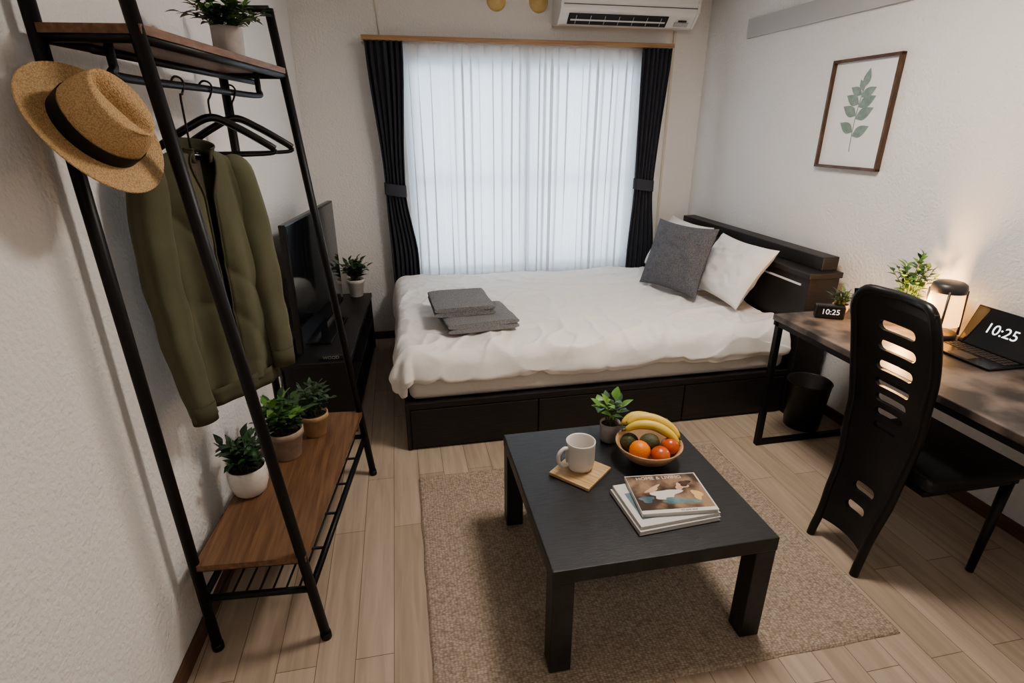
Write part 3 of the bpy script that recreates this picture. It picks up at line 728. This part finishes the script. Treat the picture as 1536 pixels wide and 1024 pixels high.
# ------------------------------------------------------------------ tv stand and tv
TS = -math.atan(.049)
s = B('tv_stand', (-.447, 3.36, 0), TS)
s.part('top').add(box(-.17, .17, -.64, .64, .39, .42, .003), BLKW)
s.part('carcass').add(box(-.165, .165, -.635, -.61, .0, .39, .002), BLKW).add(box(-.165, .165, .61, .635, 0, .39, .002), BLKW)
s.add(box(-.165, .165, -.61, .61, .03, .055, .002), BLKW).add(box(-.165, .165, -.61, .61, .215, .235, .002), BLKW)
s.add(box(-.165, .165, -.21, -.19, .055, .39), BLKW).add(box(-.165, .165, .19, .21, .055, .39), BLKW).add(box(-.165, -.155, -.61, .61, .05, .39), BLKW)
s.done()
tvn, tvf = Vector((-.545, 2.74, 0)), Vector((-.425, 3.68, 0)); tc_ = (tvn+tvf)/2; dirv = (tvf-tvn); TL = dirv.length/2; dirv.normalize()
MT = fr((tc_.x, tc_.y, .422), dirv, Vector((0, 0, 1)), dirv.cross(Vector((0, 0, 1))))
tv = B('television', (tc_.x, tc_.y, .422), world=True)
tv.part('body').add(box(-TL, TL, .045, .700, -.022, .012, .006), GLOSSB, M=MT).add(box(-TL*.6, TL*.6, .10, .45, -.045, -.02, .01), GLOSSB, M=MT)
tv.part('screen').add(box(-TL+.010, TL-.010, .065, .690, .0115, .0135), SCREEN, M=MT)
tv.part('stand_neck').add(box(-.05, .05, .008, .06, -.012, .004, .003), GLOSSB, M=MT)
tv.part('stand_foot').add(box(-.22, .22, 0, .010, -.075, .085, .004), GLOSSB, M=MT); tv.done()
k = B('letter_sign', (-.405, 2.775, .421), TS)
k.part('block').add(box(-.062, .062, -.02, .02, 0, .022, .002), DARK)
k.part('letters').add(text('WOOD', .024, .001), LETTER, M=fr((0, -.021, .011), (1, 0, 0), (0, 0, 1), (0, -1, 0))); k.done()

# ------------------------------------------------------------------ desk
d = B('desk', (2.0, 1.2, 0), world=True)
dx0, dx1, dy0, dy1 = 1.735, 2.325, .55, 2.21
d.part('top').add(box(dx0, dx1, dy0, dy1, .682, .711, .003), SLATE)
d.part('apron').add(box(dx0+.002, dx0+.022, dy0+.01, dy1-.01, .66, .682), BLKM)
d.part('legs')
for y in (dy1-.035, dy0+.035):
    d.add(box(dx0+.002, dx0+.030, y-.014, y+.014, 0, .682, .002), BLKM).add(box(dx1-.03, dx1-.004, y-.014, y+.014, 0, .682, .002), BLKM)
    d.add(box(dx0+.02, dx1-.01, y-.013, y+.013, .0, .026, .002), BLKM).add(box(dx0+.02, dx1-.01, y-.013, y+.013, .655, .682, .002), BLKM)
d.done()
b = B('waste_bin', (2.115, 2.312, 0))
b.add(lathe([(0, .004), (.083, .004), (.087, 0), (.090, .004), (.111, .262), (.115, .268), (.111, .272), (.107, .268), (.085, .012), (0, .01)], 40), BINM, True).done()

k = B('digital_clock', (1.950, 2.105, DZ), math.radians(-28))
k.part('case').add(box(-.062, .062, -.022, .022, 0, .064, .005), GLOSSB)
k.part('digits').add(text('10:25', .036, .0004), EMD, M=fr((0, -.0226, .033), (1, 0, 0), (0, 0, 1), (0, -1, 0))); k.done()
L = B('desk_lamp', (2.225, 1.80, DZ))
L.part('base').add(lathe([(0, 0), (.068, 0), (.071, .004), (.071, .022), (.066, .026), (0, .026)], 40), GREYP, True)
L.part('shade').add(lathe([(.068, .060), (.0665, .10), (.060, .20), (.058, .20), (.064, .10), (.066, .060)], 40), LAMPG, True)
L.part('cap').add(lathe([(.063, .198), (.064, .215), (.060, .232), (.048, .240), (0, .242)], 40), GREYP, True)
L.part('bulb').add(sphere((0, 0, .105), .026), BULB, True).add(lathe([(.012, .026), (.012, .085)], 16), GREYP, True)
L.part('struts')
for i in range(4):
    a = PI/4+i*PI/2; L.add(tube([(.071*math.cos(a), .071*math.sin(a), .02), (.063*math.cos(a), .063*math.sin(a), .21)], .005, 8), GREYP, True)
L.done()
TY = 1.585; TX = 2.165
Mk = fr((TX, TY, DZ), (0, -1, 0), (1, 0, 0), (0, 0, 1))
k = B('tablet_computer', (TX, TY, DZ), world=True)
k.part('keyboard').add(box(-.135, .135, -.085, .085, 0, .010, .003), GLOSSB, M=Mk)
k.part('keys')
for r_ in range(4):
    for c_ in range(12): k.add(box(-.122+c_*.0205, -.1055+c_*.0205, .005+r_*.0175, .018+r_*.0175, .010, .0118), DARK, M=Mk)
k.add(box(-.04, .04, -.075, -.015, .010, .0108), DARK, M=Mk)
tl = Vector((.36, 0, .933)).normalized()
Ms = fr((TX+.078, TY, DZ+.010), (0, -1, 0), tl, Vector((0, -1, 0)).cross(tl))
k.part('screen').add(box(-.135, .135, 0, .165, -.008, 0, .003), GLOSSB, M=Ms).add(box(-.129, .129, .007, .159, 0, .0008), SCREEN, M=Ms)
k.part('time').add(text('10:25', .058, .0003), EMW, M=Ms @ Matrix.Translation((.0, .085, .0012))); k.done()

# ------------------------------------------------------------------ chair
cy = 1.41
def cprof(z):
    pts = [(0, 1.585), (.15, 1.612), (.35, 1.648), (.6, 1.655), (.8, 1.625), (1.04, 1.565)]
    for (a, xa), (b_, xb) in zip(pts, pts[1:]):
        if z <= b_: t_ = (z-a)/(b_-a); return xa+(xb-xa)*smooth01(t_)*.5+(xb-xa)*t_*.5
    return pts[-1][1]
def cw(z):
    pts = [(0, .115), (.12, .112), (.3, .122), (.6, .145), (.85, .162), (1.04, .155)]
    for (a, xa), (b_, xb) in zip(pts, pts[1:]):
        if z <= b_: t_ = (z-a)/(b_-a); return xa+(xb-xa)*smooth01(t_)
    return pts[-1][1]
def cpt(s, z, off):
    curve = .028*(s*s)
    return (cprof(z)-curve+off, cy+s*cw(z), z + (.012*(1-s*s) if z > 1.0 else 0))
def panel():
    nu, nv = 25, 90; z0, z1 = .09, 1.03
    vs = []
    for off in (-.008, .008):
        for jj in range(nv):
            z = z0+(z1-z0)*jj/(nv-1)
            for i in range(nu):
                s_ = -1+2*i/(nu-1)
                vs.append(Vector(cpt(s_, z, off)))
    fs = []; N = nu*nv
    for jj in range(nv-1):
        for i in range(nu-1):
            a = jj*nu+i; fs.append([a, a+1, a+nu+1, a+nu]); fs.append([N+a, N+a+nu, N+a+nu+1, N+a+1])
    for jj in range(nv-1):
        a = jj*nu; fs.append([a, a+nu, N+a+nu, N+a]); a = jj*nu+nu-1; fs.append([a, N+a, N+a+nu, a+nu])
    for i in range(nu-1):
        fs.append([i, N+i, N+i+1, i+1]); a = (nv-1)*nu+i; fs.append([a, a+1, N+a+1, N+a])
    return vs, fs
def slot(zc, hw, hh):
    poly = []
    for i in range(9): a = -PI/2+PI*i/8; poly.append((hw-hh+hh*math.cos(a), hh*math.sin(a)))
    for i in range(9): a = PI/2+PI*i/8; poly.append((-hw+hh+hh*math.cos(a), hh*math.sin(a)))
    n = len(poly)
    vs = [Vector((1.45, cy+a, zc+b_)) for a, b_ in poly]+[Vector((1.8, cy+a, zc+b_)) for a, b_ in poly]
    return vs, [list(range(n))[::-1], [n+i for i in range(n)]]+[[i, (i+1) % n, n+(i+1) % n, n+i] for i in range(n)]
tmp = B('tmp_panel').add(panel(), CHAIRB, True).done()
cut = B('tmp_cut')
for zc, hw, hh in [(.925, .072, .019), (.850, .076, .019), (.775, .074, .018), (.71, .070, .017), (.65, .064, .016), (.595, .058, .014), (.545, .05, .012), (.285, .048, .020), (.205, .044, .019)]:
    cut.add(slot(zc, hw, hh), CHAIRB)
cut = cut.done()
bo = tmp.modifiers.new('b', 'BOOLEAN'); bo.object = cut; bo.operation = 'DIFFERENCE'; bo.solver = 'EXACT'
bpy.context.view_layer.update()
dg = bpy.context.evaluated_depsgraph_get(); pm = bpy.data.meshes.new_from_object(tmp.evaluated_get(dg))
pg = ([v.co.copy() for v in pm.vertices], [list(f_.vertices) for f_ in pm.polygons])
bpy.data.objects.remove(tmp); bpy.data.objects.remove(cut)
ch = B('desk_chair', (1.8, cy, 0), world=True)
ch.part('backrest').add(pg, CHAIRB, False)
for sg in (-1, 1):
    pts = [Vector(cpt(sg, z, 0)) for z in [0.0, .04, .09, .15, .22, .3, .4, .5, .6, .7, .8, .9, .98]]
    if sg == 1: ptsR = pts
    else: ptsL = pts
topc = [Vector(cpt(s_, 1.03, 0)) for s_ in (-.8, -.4, 0, .4, .8)]
loop = bez(ptsL+topc+ptsR[::-1], 4)
ch.part('side_rails').add(tube(loop, .0155, 12), CHAIRB, True)
ch.part('seat').add(box(1.655, 2.075, cy-.205, cy+.205, .405, .455, .022, 4), SEATB, True)
ch.part('seat_frame').add(box(1.66, 2.06, cy-.19, cy+.19, .385, .408, .004), CHAIRB)
for i, sg in enumerate((-1, 1)):
    ch.part('front_leg_%d' % (i+1)).add(tube([(2.035, cy+sg*.175, .395), (2.00, cy+sg*.182, 0)], [.018, .013], 12), CHAIRB, True)
ch.done()

# ------------------------------------------------------------------ lights
cl = B('ceiling_light', (1.15, 1.75, ZC))
cl.add(lathe([(0, -.055), (.15, -.052), (.21, -.035), (.225, 0)], 40), CLAMP, True).done()
def area(name, loc, rot, sx, sy, power, col):
    l = bpy.data.lights.new(name, 'AREA'); l.shape = 'RECTANGLE'; l.size = sx; l.size_y = sy; l.energy = power; l.color = col
    o = bpy.data.objects.new(name, l); o.location = loc; o.rotation_euler = rot; scene.collection.objects.link(o)
    return o
area('ceiling_light_lamp', (1.15, 1.75, ZC-.075), (0, 0, 0), .45, .45, 34, (1, .92, .84))
area('camera_side_fill', (.8, -.8, ZC-.02), (0, 0, 0), .8, .8, 9, (1, .94, .88))  # unseen fill light added overhead behind the camera, no fixture there
area('daylight_window', ((WX0+WX1)/2, YB+.35, (WZ0+WZ1)/2+.1), (-PI/2, 0, 0), 1.9, 1.7, 36, (.94, .97, 1))
l = bpy.data.lights.new('lamp_bulb_light', 'POINT'); l.energy = 10; l.color = (1, .56, .24); l.shadow_soft_size = .03
o = bpy.data.objects.new('lamp_bulb_light', l); o.location = (2.14, 1.87, DZ+.14); scene.collection.objects.link(o)

wd = bpy.data.worlds.new('sky'); scene.world = wd; wd.use_nodes = True
wd.node_tree.nodes['Background'].inputs['Color'].default_value = (.88, .93, 1, 1); wd.node_tree.nodes['Background'].inputs['Strength'].default_value = .8
try:
    scene.view_settings.view_transform = 'AgX'; scene.view_settings.look = 'AgX - Medium High Contrast'
except Exception as ex: print(ex)

# ------------------------------------------------------------------ camera
cam = bpy.data.cameras.new('camera'); cam.sensor_width = 36; cam.lens = 820/1536*36; cam.clip_start = .02
co = bpy.data.objects.new('camera', cam); co.location = (0, 0, 1.55)
co.rotation_euler = (math.radians(90-21.4), 0, math.radians(-11.4)); scene.collection.objects.link(co); scene.camera = co
